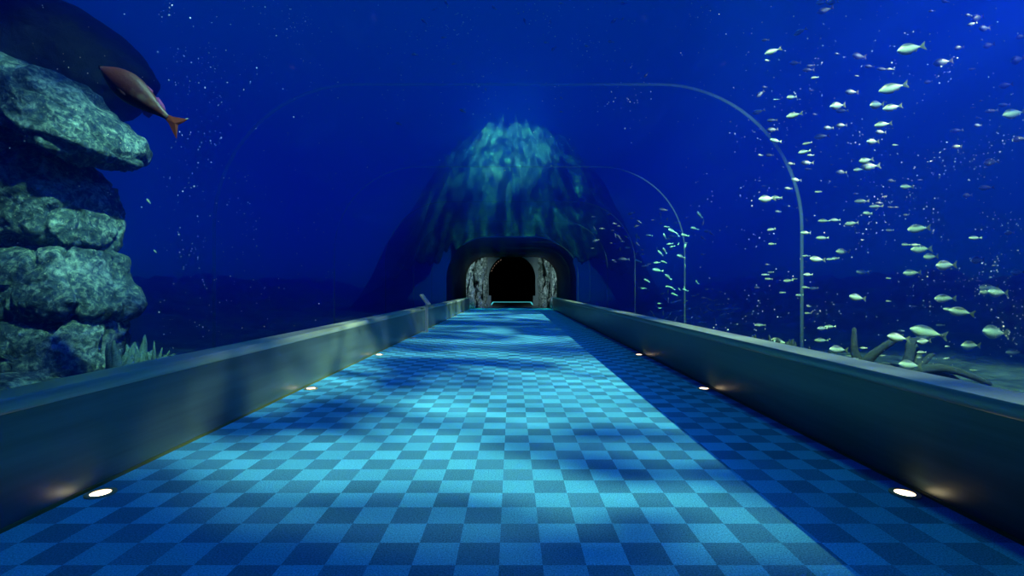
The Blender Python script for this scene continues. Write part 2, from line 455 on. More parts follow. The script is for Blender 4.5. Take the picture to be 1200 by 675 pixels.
# ------------------------------------------------------------------ rocks
def rock(name, outline, d, thick, mat, seed, amp=0.10, freq=1.6, nu=128, nv=52, strata=0.0, label=None, cat='rock', top=1.0, group=None):
    """a boulder whose silhouette (from straight ahead) follows outline (pixels at distance d), thick metres from front to back"""
    pts = [P(x, y, d) for x, y in outline]
    c = sum(pts, Vector()) / len(pts)
    loop = [(p.x - c.x, p.z - c.z) for p in pts]
    # closed Catmull-Rom resample
    n = len(loop); dense = []
    for i in range(n):
        p0, p1, p2, p3 = (Vector(loop[(i + k) % n]) for k in (-1, 0, 1, 2))
        for s in range(16):
            u = s / 16
            q = 0.5 * (2 * p1 + (p2 - p0) * u + (2 * p0 - 5 * p1 + 4 * p2 - p3) * u * u + (3 * p1 - p0 - 3 * p2 + p3) * u ** 3)
            dense.append(q * 0.55 + (p1 * (1 - u) + p2 * u) * 0.45)
    # arc-length resample
    L = [0]
    for i in range(len(dense)): L.append(L[-1] + (dense[(i + 1) % len(dense)] - dense[i]).length)
    ring = []
    j = 0
    for k in range(nu):
        t = L[-1] * k / nu
        while L[j + 1] < t: j += 1
        u = (t - L[j]) / max(1e-9, L[j + 1] - L[j])
        ring.append(dense[j].lerp(dense[(j + 1) % len(dense)], u))
    bm = bmesh.new()
    sd = Vector((seed * 7.31, seed * 3.7, seed * 1.9))
    grid = []
    for v in range(1, nv):
        th = math.pi * v / nv
        r = math.sin(th) ** 0.48; y = -math.cos(th) * (abs(math.cos(th)) ** -0.15 if abs(math.cos(th)) > 1e-3 else 1) * thick / 2
        row = []
        for q in ring:
            row.append(bm.verts.new((q.x * r, y, q.y * r)))
        grid.append(row)
    f0 = bm.verts.new((0, -thick / 2, 0)); f1 = bm.verts.new((0, thick / 2, 0))
    for a, b in zip(grid, grid[1:]):
        for k in range(nu): bm.faces.new((a[k], a[(k + 1) % nu], b[(k + 1) % nu], b[k]))
    for k in range(nu):
        bm.faces.new((f0, grid[0][(k + 1) % nu], grid[0][k])); bm.faces.new((f1, grid[-1][k], grid[-1][(k + 1) % nu]))
    bmesh.ops.recalc_face_normals(bm, faces=bm.faces[:])
    bm.normal_update()
    mv = []
    for v in bm.verts:
        p = v.co + sd
        h = noise.fractal(p * freq, 1.0, 2.1, 5) * amp
        cr = noise.noise(p * freq * 0.9 + Vector((5, 5, 5)))
        h -= amp * 1.3 * max(0, 0.16 - abs(cr)) / 0.16
        h += strata * math.sin((v.co.z + 0.25 * v.co.x + 0.25 * noise.noise(p * 1.1)) * 13)
        h += amp * 0.35 * noise.noise(p * freq * 5)
        mv.append(v.co + v.normal * h)
    for v, q in zip(bm.verts, mv): v.co = q
    o = mesh_obj(name, bm, mat)
    o.location = c
    return tag(o, label, cat, group)

RD = 8.6
rock('boulder', [(-4, 378), (30, 369), (80, 368), (124, 369), (131, 382), (126, 410), (129, 440), (127, 480), (60, 488), (14, 480), (24, 440), (18, 405), (30, 385)], RD, 1.7, M['rock'], 1,
     label='broad bottom boulder of the tall rock stack beside the left parapet')
rock('boulder', [(18, 296), (60, 288), (118, 290), (127, 304), (129, 325), (147, 357), (132, 376), (80, 377), (28, 377), (15, 362), (0, 338), (6, 318)], RD, 1.75, M['rock'], 2,
     label='wide boulder with a pointed right tip, second from the bottom of the left stack')
rock('boulder', [(-30, 184), (20, 162), (60, 170), (94, 188), (106, 210), (119, 236), (124, 250), (122, 276), (118, 294), (60, 298), (22, 298), (4, 276), (-22, 262), (-44, 228)], RD + 0.15, 1.8, M['rock'], 3,
     label='tall boulder in the left stack, between the cap slab and the pointed boulder')
rock('boulder', [(-62, 40), (-10, 58), (40, 78), (90, 100), (118, 132), (138, 158), (147, 176), (146, 189), (118, 199), (92, 186), (58, 164), (20, 140), (-30, 126), (-80, 100)], RD - 0.25, 2.1, M['rock'], 4, amp=0.11,
     label='slanting cap slab with a pale edge on top of the left rock stack')
rock('boulder', [(-46, 140), (0, 144), (26, 152), (36, 164), (28, 172), (-6, 180), (-44, 176)], RD - 0.3, 1.3, M['rock'], 5, amp=0.07,
     label='small pale boulder wedged under the cap slab at the left frame edge')
rock('boulder', [(-40, 384), (-8, 374), (14, 378), (26, 392), (24, 412), (14, 432), (-10, 446), (-44, 440)], RD + 0.5, 1.2, M['rock'], 6,
     label='rounded boulder at the left frame edge beside the stack\'s bottom boulder')
rock('boulder', [(-30, 448), (6, 438), (48, 446), (76, 458), (78, 480), (20, 492), (-30, 486)], RD - 1.3, 1.1, M['rock'], 7, amp=0.07,
     label='low flat rubble rock in front of the left stack, just above the parapet')
rock('boulder', [(-60, -60), (10, -34), (52, -4), (62, 6), (78, 8), (100, 16), (120, 26), (142, 46), (157, 67), (166, 86), (150, 116), (122, 136), (60, 150), (0, 140), (-60, 110)], 10.4, 2.4, M['rock_shaded'], 8, amp=0.03, strata=0.0,
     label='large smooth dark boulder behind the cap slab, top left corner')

# cave rocks flanking the arch
def cave(outline, d, thick, seed, label, amp=0.3):
    return rock('cave_rock', outline, d, thick, M['mouth_rock'], seed, amp=amp, freq=0.9, nu=64, nv=28, label=label)
cave([(542, 330), (545, 306), (550, 299), (555, 299), (556, 318), (554, 338), (556, 362), (542, 363)], 40.6, 1.3, 11, 'tall grey rock column at the far left of the cave mouth')
cave([(557, 322), (559, 304), (562, 298), (565, 300), (565, 322), (563, 344), (565, 363), (558, 363), (556, 345)], 41.9, 0.8, 21, 'slim leaning rock pillar between the left column and the left pier')
cave([(565, 300), (568, 297), (571, 300), (570, 318), (572, 340), (570, 363), (564, 363), (565, 330)], 43.4, 1.2, 12, 'rough rock pier against the left arch jamb', 0.2)
cave([(546, 349), (550, 346), (555, 348), (557, 356), (556, 365), (545, 365)], 39.7, 0.6, 13, 'low rounded pale rock at the foot of the left cave column', 0.05)
cave([(560, 352), (564, 349), (567, 354), (568, 364), (560, 364)], 40.9, 0.6, 14, 'small pale upright stone beside the left arch jamb', 0.04)
cave([(645, 302), (650, 299), (656, 308), (658, 330), (657, 363), (646, 363), (647, 340), (645, 318)], 40.6, 1.3, 15, 'tall grey rock column at the far right of the cave mouth')
cave([(637, 300), (641, 298), (644, 304), (645, 322), (643, 344), (645, 363), (638, 363), (640, 340)], 41.9, 0.8, 22, 'slim leaning rock pillar between the right column and the right pier')
cave([(632, 300), (634, 297), (637, 300), (638, 325), (637, 345), (637, 363), (632, 363), (631, 335)], 43.4, 1.2, 16, 'rough rock pier against the right arch jamb', 0.2)
cave([(645, 349), (649, 346), (654, 348), (655, 365), (645, 365)], 39.7, 0.6, 17, 'low rounded pale rock at the foot of the right cave column', 0.05)
cave([(635, 354), (638, 349), (641, 351), (642, 364), (635, 364)], 40.9, 0.6, 18, 'small pale upright stone beside the right arch jamb', 0.04)

# ------------------------------------------------------------------ rock mound that the tunnel runs into
bm = bmesh.new()
nx, ny = 280, 110
rows = []
for j in range(ny + 1):
    v = j / ny
    y = END + 0.30 + 22 * v ** 1.3
    row = []
    for i in range(nx + 1):
        u = i / nx * 2 - 1
        x = 20 * u * abs(u) ** 0.25
        fx = min(1.0, abs(x) / 13.0)
        fy = min(1.0, abs(y - (END + 12.0)) / 12.5)
        h = 17.9 * (1 - fy ** 3.5) ** 0.8 * (1 - fx ** 1.9) ** 0.95
        q = Vector((x * 0.30, y * 0.30, 3.1))
        gul = noise.fractal(Vector((x * 1.5 / (0.5 + 0.06 * max(0, 18 - h)), 0.06 * y, 2.0)), 0.8, 2.0, 5)
        h += min(1.0, h / 4) * (0.8 * noise.fractal(q, 1.0, 2.0, 5) + 1.1 * gul)
        if y < END + 2.0:            # the mound's foot meets the collar wall's outline
            ax = abs(x - XC)
            lip = 5.72 if ax < 1.85 else 2.35 + math.sqrt(max(0, 3.37 ** 2 - (ax - 1.85) ** 2)) if ax < 5.22 else -1
            h = max(h, lip)
        row.append(bm.verts.new((x, y, max(h, -0.6))))
    rows.append(row)
for a, b in zip(rows, rows[1:]):
    for i in range(nx): bm.faces.new((a[i], a[i + 1], b[i + 1], b[i]))
bmesh.ops.solidify(bm, geom=bm.faces[:], thickness=0.15)
tag(mesh_obj('rock_mound', bm, M['mound']), 'big gullied rock mound above the far tunnel mouth, lit on top', 'rock', kind='structure')

# ------------------------------------------------------------------ seabed
bm = bmesh.new()
def seabed_z(x, y):
    ax = abs(x)
    rise = max(0.0, (ax - 10.5) / 10.0)
    z = -0.35 + 1.5 * min(rise, 1.0) ** 1.7 + 1.0 * min(1, max(0.0, (ax - 17) / 10.0))
    q = Vector((x * 0.33, y * 0.33, 0.7))
    n = noise.fractal(q, 0.9, 2.1, 6)
    z += n * (0.12 + 1.0 * min(1.0, rise)) 
    if ax < 4.6: z = -0.5
    return z
nx, ny = 170, 150
rows = []
for j in range(ny + 1):
    y = -7 + 77 * (j / ny) ** 1.15
    row = []
    for i in range(nx + 1):
        u = i / nx * 2 - 1
        x = 30 * math.copysign(abs(u) ** 1.3, u)
        row.append(bm.verts.new((x, y, seabed_z(x, y))))
    rows.append(row)
for a, b in zip(rows, rows[1:]):
    for i in range(nx): bm.faces.new((a[i], a[i + 1], b[i + 1], b[i]))
tag(mesh_obj('ground', bm, M['sand']), 'rough reef floor rising on both sides outside the tunnel', 'seabed', kind='structure')

# ------------------------------------------------------------------ water (scattering volume with the dry tunnel cut out)
bm = bmesh.new()
add_box(bm, -32, 32, -12, 74, -3.0, 19)
pr = tunnel_profile(0.012, z0=-0.6)
ring0 = [bm.verts.new((x, BACK - 0.4, z)) for x, z in pr]
ring1 = [bm.verts.new((x, END + 0.2, z)) for x, z in pr]
n = len(pr)
def chamber(y):
    return [bm.verts.new((max(-4.95, min(4.95, x * 6)), y, -0.6 if z < 0 else 5.15 if z > 2.4 else max(0.0, z) * 2.1)) for x, z in pr]
ring2 = chamber(END + 0.21); ring3 = chamber(63)
for a, b in ((ring0, ring1), (ring1, ring2), (ring2, ring3)):
    for i in range(n): bm.faces.new((a[i], a[(i + 1) % n], b[(i + 1) % n], b[i]))
bm.faces.new(ring0); bm.faces.new(ring3)
me = bpy.data.meshes.new('water')
# outer shell faces outwards, the cut-out's faces look into the dry tunnel
bm.faces.ensure_lookup_table()
for f in bm.faces: f.normal_update()
outer, inner = bm.faces[:6], bm.faces[6:]
ctr = Vector((0, 31, 9))
for f in outer:
    if f.normal.dot(f.calc_center_median() - ctr) < 0: f.normal_flip()
bmesh.ops.recalc_face_normals(bm, faces=inner)
# recalc makes a closed shell face outwards; the hole must be the reverse
for f in inner: f.normal_flip()
bm.to_mesh(me); bm.free()
wo = bpy.data.objects.new('water', me); COL.objects.link(wo); me.materials.append(M['water'])
tag(wo, 'deep blue hazy water filling the tank around the tunnel', 'water', kind='structure')

# ------------------------------------------------------------------ floor lamps
ORD = ['nearest the camera', 'second from the camera', 'third from the camera', 'fourth from the camera', 'fifth from the camera',
       'sixth from the camera', 'seventh from the camera', 'eighth from the camera', 'farthest, by the cave']
def disc(bm, r0, r1, z0, z1, seg=36):
    """flat ring (or disc when r0 = 0) between heights"""
    def circ(r, z): return [bm.verts.new((r * math.cos(2 * math.pi * k / seg), r * math.sin(2 * math.pi * k / seg), z)) for k in range(seg)]
    ob, ot = circ(r1, z0), circ(r1, z1)
    def band(a, b):
        for k in range(seg): bm.faces.new((a[k], a[(k + 1) % seg], b[(k + 1) % seg], b[k]))
    band(ob, ot)
    if r0 > 0:
        ib, it = circ(r0, z0), circ(r0, z1)
        band(ib, it); band(ot, it); band(ob, ib)
    else:
        bm.faces.new(ot); bm.faces.new(ob)
bm = bmesh.new(); disc(bm, 0.068, 0.102, 0.0, 0.012); rim0 = mesh_obj('rim', bm, M['steel'], smooth=False)
bm = bmesh.new(); disc(bm, 0.0, 0.068, 0.0, 0.007); lens0 = mesh_obj('lens', bm, M['lamp'], smooth=False)
first = True
for side, x in (('left', -3.20), ('right', 3.055)):
    for k in range(9):
        e = empty('floor_light', (x, LAMP_Y0 + LAMP_STEP * k, 0.0))
        tag(e, 'round %sfloor light beside the %s parapet, %s' % ('unlit ' if k >= 3 else 'glowing ', side, ORD[k]), 'floor light', 'recessed floor lights along the parapets')
        for src in (rim0, lens0):
            if first: c = src
            else: c = src.copy(); COL.objects.link(c)
            c.parent = e
        if k >= 3:                # the far lamps are not lit in the photograph
            c.data = c.data.copy(); c.data.materials[0] = M['lens_off']
        first = False

# ------------------------------------------------------------------ information stand on the left
sy = 18.2
sx = FL + 0.21
st = empty('info_stand', (sx, sy, 0)); tag(st, 'slim metal information stand with tilted board beside the left parapet', 'information stand')
bm = bmesh.new(); add_box(bm, -0.045, 0.045, -0.03, 0.03, 0.015, 1.02); mesh_obj('post', bm, M['stand'], st, smooth=False)
bm = bmesh.new(); add_box(bm, -0.19, 0.06, -0.16, 0.16, 0.0, 0.018); mesh_obj('base_plate', bm, M['stand'], st, smooth=False)
def tilted(bm, a, b, y0, y1, th):
    a, b = Vector((a[0], 0, a[1])), Vector((b[0], 0, b[1]))
    nrm = Vector((-(b - a).z, 0, (b - a).x)).normalized() * th
    v = [bm.verts.new(Vector((p.x, y, p.z)) + o) for y in (y0, y1) for p in (a, b) for o in (Vector(), nrm)]
    for f in ((0, 1, 3, 2), (4, 6, 7, 5), (0, 4, 5, 1), (2, 3, 7, 6), (0, 2, 6, 4), (1, 5, 7, 3)): bm.faces.new([v[i] for i in f])
bm = bmesh.new(); tilted(bm, (0.07, 0.985), (-0.21, 1.36), -0.32, 0.32, -0.045); mesh_obj('tray', bm, M['stand'], st, smooth=False)
bm = bmesh.new(); tilted(bm, (0.045, 1.03), (-0.195, 1.35), -0.30, 0.30, 0.012); tag(mesh_obj('reading_board', bm, M['board'], st, smooth=False), 'pale tilted reading board')

# ------------------------------------------------------------------ fish
def fish_body(bm, hmax=0.155, wmax=0.075, nose=0.35, seg=14, n=22, peduncle=0.022):
    """unit-long body along x, head at -x"""
    rings = []
    for i in range(n + 1):
        t = i / n
        x = -0.5 + 0.80 * t
        up = hmax * (math.sin(math.pi * t ** 0.78) ** 1.25 if 0 < t < 1 else 0) + peduncle * t
        dn = hmax * 0.92 * (math.sin(math.pi * t ** 0.76) ** 1.25 if 0 < t < 1 else 0) + peduncle * t
        w = wmax * (math.sin(math.pi * t ** 0.62) ** 0.95 if 0 < t < 1 else 0) + 0.010 * t + 0.002
        row = []
        for k in range(seg):
            a = 2 * math.pi * k / seg
            s = math.sin(a)
            row.append(bm.verts.new((x, w * math.cos(a) * (1 - 0.18 * abs(s)), (up if s > 0 else dn) * s + 0.012 * (1 - t))))
        rings.append(row)
    for a, b in zip(rings, rings[1:]):
        for k in range(seg): bm.faces.new((a[k], a[(k + 1) % seg], b[(k + 1) % seg], b[k]))
    bm.faces.new(rings[0]); bm.faces.new(rings[-1])

def fin(bm, pts, th=0.008):
    """thin fin plate with a ridge-free lens section from an outline in x-z"""
    c = Vector((sum(p[0] for p in pts) / len(pts), 0, sum(p[1] for p in pts) / len(pts)))
    l = bm.verts.new((c.x, -th, c.z)); r = bm.verts.new((c.x, th, c.z))
    e = [bm.verts.new((x, 0, z)) for x, z in pts]
    for i in range(len(e)):
        j = (i + 1) % len(e)
        bm.faces.new((l, e[i], e[j])); bm.faces.new((r, e[j], e[i]))

TAIL = [(0.27, 0.022), (0.34, 0.055), (0.43, 0.12), (0.50, 0.165), (0.475, 0.09), (0.445, 0.0), (0.475, -0.09), (0.50, -0.165), (0.43, -0.12), (0.34, -0.055), (0.27, -0.022)]
DORS = [(-0.20, 0.135), (-0.14, 0.195), (-0.04, 0.205), (0.06, 0.165), (0.15, 0.115), (0.22, 0.075), (0.18, 0.052), (0.05, 0.105), (-0.10, 0.145)]
PELV = [(-0.16, -0.125), (-0.10, -0.19), (-0.04, -0.185), (-0.02, -0.115)]
ANAL = [(0.06, -0.085), (0.10, -0.145), (0.17, -0.11), (0.21, -0.05)]
def one_eye(bm, x, z, y, r, s):
    if True:
        bmesh.ops.create_uvsphere(bm, u_segments=10, v_segments=6, radius=r, matrix=Matrix.Translation((x, s * y, z)) @ Matrix.Scale(0.5, 4, (0, 1, 0)))

proto = {}
bm = bmesh.new(); fish_body(bm, 0.20, 0.08); proto['body'] = mesh_obj('body', bm, M['silver'])
for nm, pts in (('tail_fin', TAIL), ('dorsal_fin', DORS), ('pelvic_fin', PELV), ('anal_fin', ANAL)):
    bm = bmesh.new(); fin(bm, pts); proto[nm] = mesh_obj(nm, bm, M['fin'], smooth=False)
for s in (-1, 1):
    bm = bmesh.new(); one_eye(bm, -0.40, 0.03, 0.042, 0.020, s); proto['eye%d' % s] = mesh_obj('eye', bm, M['eye'])
# small fish: one mesh with the same outline, body and fins
bm = bmesh.new(); fish_body(bm, 0.18, 0.08, seg=10, n=14)
for pts in (TAIL, DORS, PELV, ANAL): fin(bm, pts)
small0 = mesh_obj('fish', bm, M['silver'])
proto_used = [False, False]

# x, y, length, tilt, brightness in the photograph -- right-hand school
SCHOOL_A = """963 3 15 8 6;976 3 13 8 6;967 12 19 15 3;938 37 16 25 5;897 47 9 0 4;906 60 19 15 8;899 71 8 0 3;932 74 13 0 4;950 77 10 5 3;947 82 14 0 4;955 91 9 5 8;
896 102 7 0 3;891 110 14 40 3;910 117 8 0 2;928 114 14 8 6;981 63 7 0 2;1007 66 20 0 3;1019 78 13 0 3;1034 81 14 -5 3;1004 89 7 0 2;998 108 17 0 3;951 106 6 0 2;
1108 2 10 -8 3;1092 13 9 8 5;1135 18 11 0 2;1146 21 22 20 2;1139 28 12 15 3;1154 33 19 10 5;1068 57 32 10 10;1124 56 15 12 3;1159 53 17 15 2;1105 73 23 8 4;1139 81 9 5 2;
1151 47 5 0 2;1196 43 15 18 3;1193 70 25 20 3;1043 81 9 5 2;1088 96 12 12 3;1179 100 17 10 3;1047 103 31 12 10;1150 118 6 10 2;
889 131 15 15 3;931 135 18 10 7;905 141 12 0 5;905 152 14 5 4;909 165 15 -10 6;891 182 8 0 2;902 182 10 0 3;982 124 24 12 10;987 130 14 0 3;955 134 7 0 3;1028 123 23 10 10;
1046 126 22 10 10;971 150 16 5 4;986 147 15 5 4;963 160 17 5 4;1035 146 20 8 10;1032 155 14 0 4;946 168 11 10 8;943 178 15 10 9;950 182 9 0 10;1023 166 19 5 10;946 191 16 0 4;
947 198 8 0 3;927 192 10 0 4;1015 188 17 8 9;1020 195 25 5 10;1006 199 14 8 6;986 202 14 0 4;933 211 14 -5 4;924 221 12 0 4;959 225 8 0 5;1003 227 6 0 3;899 233 21 5 6;910 232 14 0 6;
1010 236 16 0 4;1037 230 6 20 4;895 218 5 0 2;890 212 4 0 2;975 193 4 0 2;985 186 4 0 2;999 187 4 0 2;979 219 5 0 2;1031 238 9 0 3;
1121 153 16 5 3;1146 147 12 5 3;1146 138 6 0 3;1162 130 14 3 3;1177 123 15 3 3;1189 133 31 12 5;1195 163 17 5 4;1140 126 6 0 2;1049 170 7 0 7;1121 172 14 5 4;1162 190 21 8 4;
1156 220 17 3 4;1134 229 16 5 4;1063 219 18 3 5;1045 212 12 0 4;1078 211 5 0 4;
912 248 9 0 4;1017 250 14 0 5;1027 242 15 0 4;966 259 15 0 5;979 258 13 0 4;998 262 15 5 4;904 269 10 10 8;944 273 12 0 9;964 279 16 0 4;905 286 9 0 5;945 300 9 0 4;958 304 18 -5 10;
973 304 10 0 5;979 303 11 5 4;988 295 18 0 4;899 310 6 0 3;897 322 9 0 5;903 319 8 0 5;901 327 9 0 3;924 329 13 5 4;931 327 6 0 3;1011 319 16 -3 5;947 322 13 0 8;944 337 9 -5 7;
954 338 11 0 5;917 343 7 0 5;937 346 11 0 4;1005 349 21 -8 10;887 337 6 0 2;948 359 5 0 7;
1077 268 25 5 6;1062 252 8 0 4;1062 287 13 0 5;1073 287 10 0 10;1080 292 25 3 5;1091 301 22 5 5;1043 270 11 0 4;1143 279 15 0 7;1183 273 15 5 4;1109 311 29 4 10;1146 305 21 3 4;
1165 311 5 0 5;1069 320 23 3 5;1193 319 19 3 4;1147 329 6 -10 3;1170 343 32 -3 7;1156 342 21 3 5;1159 337 20 3 4;1108 350 26 2 5;1041 326 6 0 4;1041 353 6 0 5;1044 243 6 0 3;
1050 243 6 0 3;1071 359 7 0 3;
947 367 8 0 6;891 381 13 0 3;964 385 15 0 8;973 383 15 0 8;963 399 16 0 4;913 401 23 -8 6;983 410 24 -3 7;1002 421 10 0 9;994 417 6 0 5;1012 408 9 0 5;1034 417 7 0 8;
1113 363 14 -8 7;1127 366 29 -8 8;1102 381 11 0 3;1088 390 39 -12 9;1053 396 27 -8 9;1056 388 11 0 5;1167 390 42 -5 5;1138 405 28 0 4;1189 413 23 0 4;1110 406 7 0 5;1080 413 13 0 6;
1077 419 7 0 4;1067 428 28 -5 8;1046 433 24 -5 9;1075 439 20 -3 10;1168 434 23 0 4;1141 434 8 0 5;1153 443 20 -8 5;1195 436 16 -8 5;1109 420 8 10 5;1123 427 7 0 2;1083 400 19 5 6"""
# the second, smaller shoal beyond, and strays
SCHOOL_B = """740 250 9 15 3;741 256 6 0 4;749 260 7 -30 7;746 265 8 20 3;720 262 6 0 1;705 268 7 0 1;697 268 5 -60 1;725 265 5 0 1;718 270 5 0 2;698 282 9 15 1;694 291 5 0 1;735 278 7 -30 4;
725 278 8 -50 2;729 283 5 0 2;746 278 9 -88 4;749 279 5 -70 4;747 286 7 -40 3;761 276 8 -5 6;765 258 5 0 2;736 290 6 0 4;727 292 5 -88 3;746 296 6 60 4;754 298 5 0 4;753 293 4 0 3;719 305 5 0 2;
731 304 14 0 2;721 307 5 0 3;748 306 9 -15 4;756 312 8 5 3;760 310 6 20 2;774 297 10 -40 10;774 252 8 -75 5;777 246 11 -5 2;714 251 5 20 2;695 254 5 0 1;721 276 5 -80 2;716 285 4 0 2;
782 257 5 -88 5;794 261 8 -5 4;805 255 6 25 2;820 252 10 -55 6;824 261 7 75 2;781 266 7 -5 7;788 271 12 -20 8;797 272 6 -40 4;794 275 6 -50 7;803 276 11 -8 8;814 268 10 -15 7;829 271 9 -5 4;
834 274 7 -35 4;824 279 8 -35 4;779 277 7 -60 7;788 277 10 0 3;784 280 5 0 5;785 286 8 5 8;788 289 7 15 9;787 292 7 0 4;795 286 5 60 6;803 288 8 70 9;779 294 9 -60 7;770 292 6 -80 4;
798 301 12 -18 10;824 298 7 0 5;770 308 8 0 9;778 307 8 -15 10;803 312 5 -80 7;771 317 14 -10 6;775 262 5 0 4;
783 325 11 -40 10;758 329 8 -30 7;754 338 7 -5 5;783 336 7 -10 8;788 338 7 -35 6;790 345 8 -20 6;783 342 7 -88 2;777 344 6 20 4;796 339 5 -50 5;803 340 8 -15 7;802 338 5 -80 5;790 354 8 15 2;
796 352 7 10 3;783 352 7 -88 2;773 356 5 0 5;773 361 5 0 4;803 354 7 30 4;803 358 5 0 2;797 364 8 15 2;807 362 8 15 4;801 370 7 0 2;805 374 7 5 2;785 368 7 50 2;780 373 9 30 2;791 375 9 60 1;
764 366 7 -50 2;767 371 6 -40 2;777 367 7 -88 2;817 331 6 -50 5;813 347 6 0 2;818 373 5 0 4;829 339 6 0 2;835 339 5 0 2;845 342 5 0 2;825 349 7 0 1;832 351 7 -20 2;826 355 6 10 2;
841 357 8 10 2;838 352 5 20 1;830 358 8 30 2;828 365 9 30 2;835 364 7 -20 1;843 363 8 0 1;852 362 10 8 4;848 368 10 20 3;861 358 8 20 2;863 362 10 8 2;858 366 5 20 1;821 363 6 -70 2;
819 372 8 5 3;822 378 8 5 3;838 375 7 -70 2;854 373 6 0 2;837 386 10 15 2;824 386 5 0 1;832 385 5 0 1;818 345 5 20 3;831 362 6 -30 2"""
STRAYS = """523 4 8 -60 2;509 11 6 15 2;579 9 8 -45 3;497 25 9 -40 2;615 25 8 -70 3;645 26 5 -80 2;658 4 6 0 7;520 44 7 8 1;640 50 6 0 2;649 57 8 45 2;486 64 8 0 2;532 75 6 15 2;569 105 4 -70 3;
542 130 8 -25 2;467 145 8 -20 3;658 115 5 -40 1;658 131 5 0 1;731 4 8 5 1;720 24 10 40 3;730 22 5 50 1;716 49 8 0 3;688 54 6 0 2;732 71 4 80 1;757 88 7 55 1;174 236 8 -50 5;182 295 6 -45 3"""
def parse(s): return [tuple(float(v) for v in t.split()) for t in s.replace('\n', '').split(';') if t.strip()]

def outside(px, py, d):
    """true when that point lies clear of the dry tunnel"""
    p = P(px, py, d)
    return abs(p.x - XC) > W + 0.55 or p.z > TOP + 0.45

rng = random.Random(5)
ORDN = ['first', 'second', 'third', 'fourth', 'fifth', 'sixth', 'seventh', 'eighth', 'ninth', 'tenth', 'eleventh', 'twelfth', 'thirteenth',
        'fourteenth', 'fifteenth', 'sixteenth', 'seventeenth', 'eighteenth', 'nineteenth', 'twentieth']
A0, B0 = 8.6, 17.5           # depth of the light shafts through either shoal

def put_fish(px, py, ln, tilt, d, big, label, group):
    L = ln / F * d
    yaw = rng.uniform(-16, 16)
    p = P(px, py, d)
    if big:
        o = empty('fish', p)
        for nm, src in proto.items():
            if proto_used[0]: c = src.copy(); COL.objects.link(c)
            else: c = src
            c.parent = o
        proto_used[0] = True
    else:
        if proto_used[1]: o = small0.copy(); COL.objects.link(o)
        else: o = small0; proto_used[1] = True
        o.location = p
    o.scale = (L, L * rng.uniform(0.9, 1.15), L * rng.uniform(0.9, 1.1))
    o.rotation_euler = (rng.uniform(-0.15, 0.15), -R(tilt), R(yaw))
    tag(o, label, 'fish', group)
    return o

fa = parse(SCHOOL_A)
BIG = 16.5
bands = {}
def band_of(f):
    x, y, ln, ti, b = f
    if y > 360: return 'around the lower right branching coral'
    if x > 1125: return 'near the right frame edge'
    if 900 <= x <= 1000: return 'left of the bright column'
    if b >= 8.5: return 'in the bright right column'
    return 'dimly lit mid right'
for f in fa:
    if f[2] >= BIG: bands.setdefault(band_of(f), []).append(f)
big_label = {}
for bnd, fs in bands.items():
    fs.sort(key=lambda f: f[1])
    for i, f in enumerate(fs):
        tone = 'pale silver' if f[4] >= 7 else 'dim green-grey' if f[4] <= 4 else 'silver-green'
        big_label[f] = '%s fish, %s highest of those %s' % (tone, ORDN[i], bnd)
for f in fa:
    x, y, ln, ti, b = f
    d = A0 + rng.uniform(-0.6, 0.8) if b >= 7 else A0 + (7.5 - b) * 1.15 + rng.uniform(-0.5, 0.6)
    if ln >= 26 and b < 7: d = min(d, 9.8)
    if 1000 < x < 1120 and y > 392: d = 7.1 + 0.15 * (int(x) % 3)      # in front of the corals
    while not outside(x, y, d): d += 0.2
    if f in big_label: put_fish(x, y, ln, ti, d, True, big_label[f], 'larger fish of the right-hand shoal')
    else:
        if b >= 6.5: put_fish(x, y, ln, ti, d, False, 'small bright silver fish in the loose shoal right of the tunnel', 'small bright fish of the right-hand shoal')
        else: put_fish(x, y, ln, ti, d, False, 'small dim grey-green fish in the loose shoal right of the tunnel', 'small dim fish of the right-hand shoal')
for f in parse(SCHOOL_B):
    x, y, ln, ti, b = f
    d = B0 + rng.uniform(-0.8, 0.8) if b >= 6.5 else B0 + (7 - b) * 1.0 + rng.uniform(-0.5, 0.8)
    while not outside(x, y, d): d += 0.3
    if b >= 6.5: put_fish(x, y, ln, ti, d, False, 'tiny bright fish in the tight shoal above the middle of the right parapet', 'tiny bright fish of the far shoal')
    else: put_fish(x, y, ln, ti, d, False, 'tiny dark fish in the tight shoal above the middle of the right parapet', 'tiny dark fish of the far shoal')
for f in parse(STRAYS):
    x, y, ln, ti, b = f
    d = 15 + rng.uniform(-2, 3)
    if x < 300: 
        d = 9.5
        put_fish(x, y, ln, ti, d, False, 'tiny lone fish right of the left rock stack, %s one' % ('upper' if y < 260 else 'lower'), 'tiny strays by the left rocks')
        continue
    while not outside(x, y, d): d += 0.3
    put_fish(x, y, ln, ti, d, False, 'tiny dark fish scattered high over the tunnel roof', 'tiny strays over the tunnel roof')

# the red fish, upper left
rd = 6.0
rl = 115 / F * rd
rf = empty('red_fish', P(167, 116, rd)); tag(rf, 'big orange-red fish with a dark belly swimming past the left rocks', 'fish')
bm = bmesh.new(); fish_body(bm, 0.140, 0.095, seg=22, n=36, peduncle=0.026)
mesh_obj('body', bm, M['red'], rf)
bm = bmesh.new(); fin(bm, [(0.27, 0.024), (0.34, 0.042), (0.42, 0.085), (0.475, 0.115), (0.455, 0.06), (0.425, 0.0), (0.455, -0.055), (0.49, -0.125), (0.42, -0.09), (0.34, -0.042), (0.27, -0.024)], 0.012)
tf = mesh_obj('tail_fin', bm, M['red_fin'], rf, smooth=False)
bm = bmesh.new(); fin(bm, [(0.445, 0.094), (0.468, 0.106), (0.482, 0.124), (0.460, 0.116)], 0.007); mesh_obj('fin_tip', bm, M['pale_tip'], tf, smooth=False)['label'] = 'pale tip of the upper tail lobe'
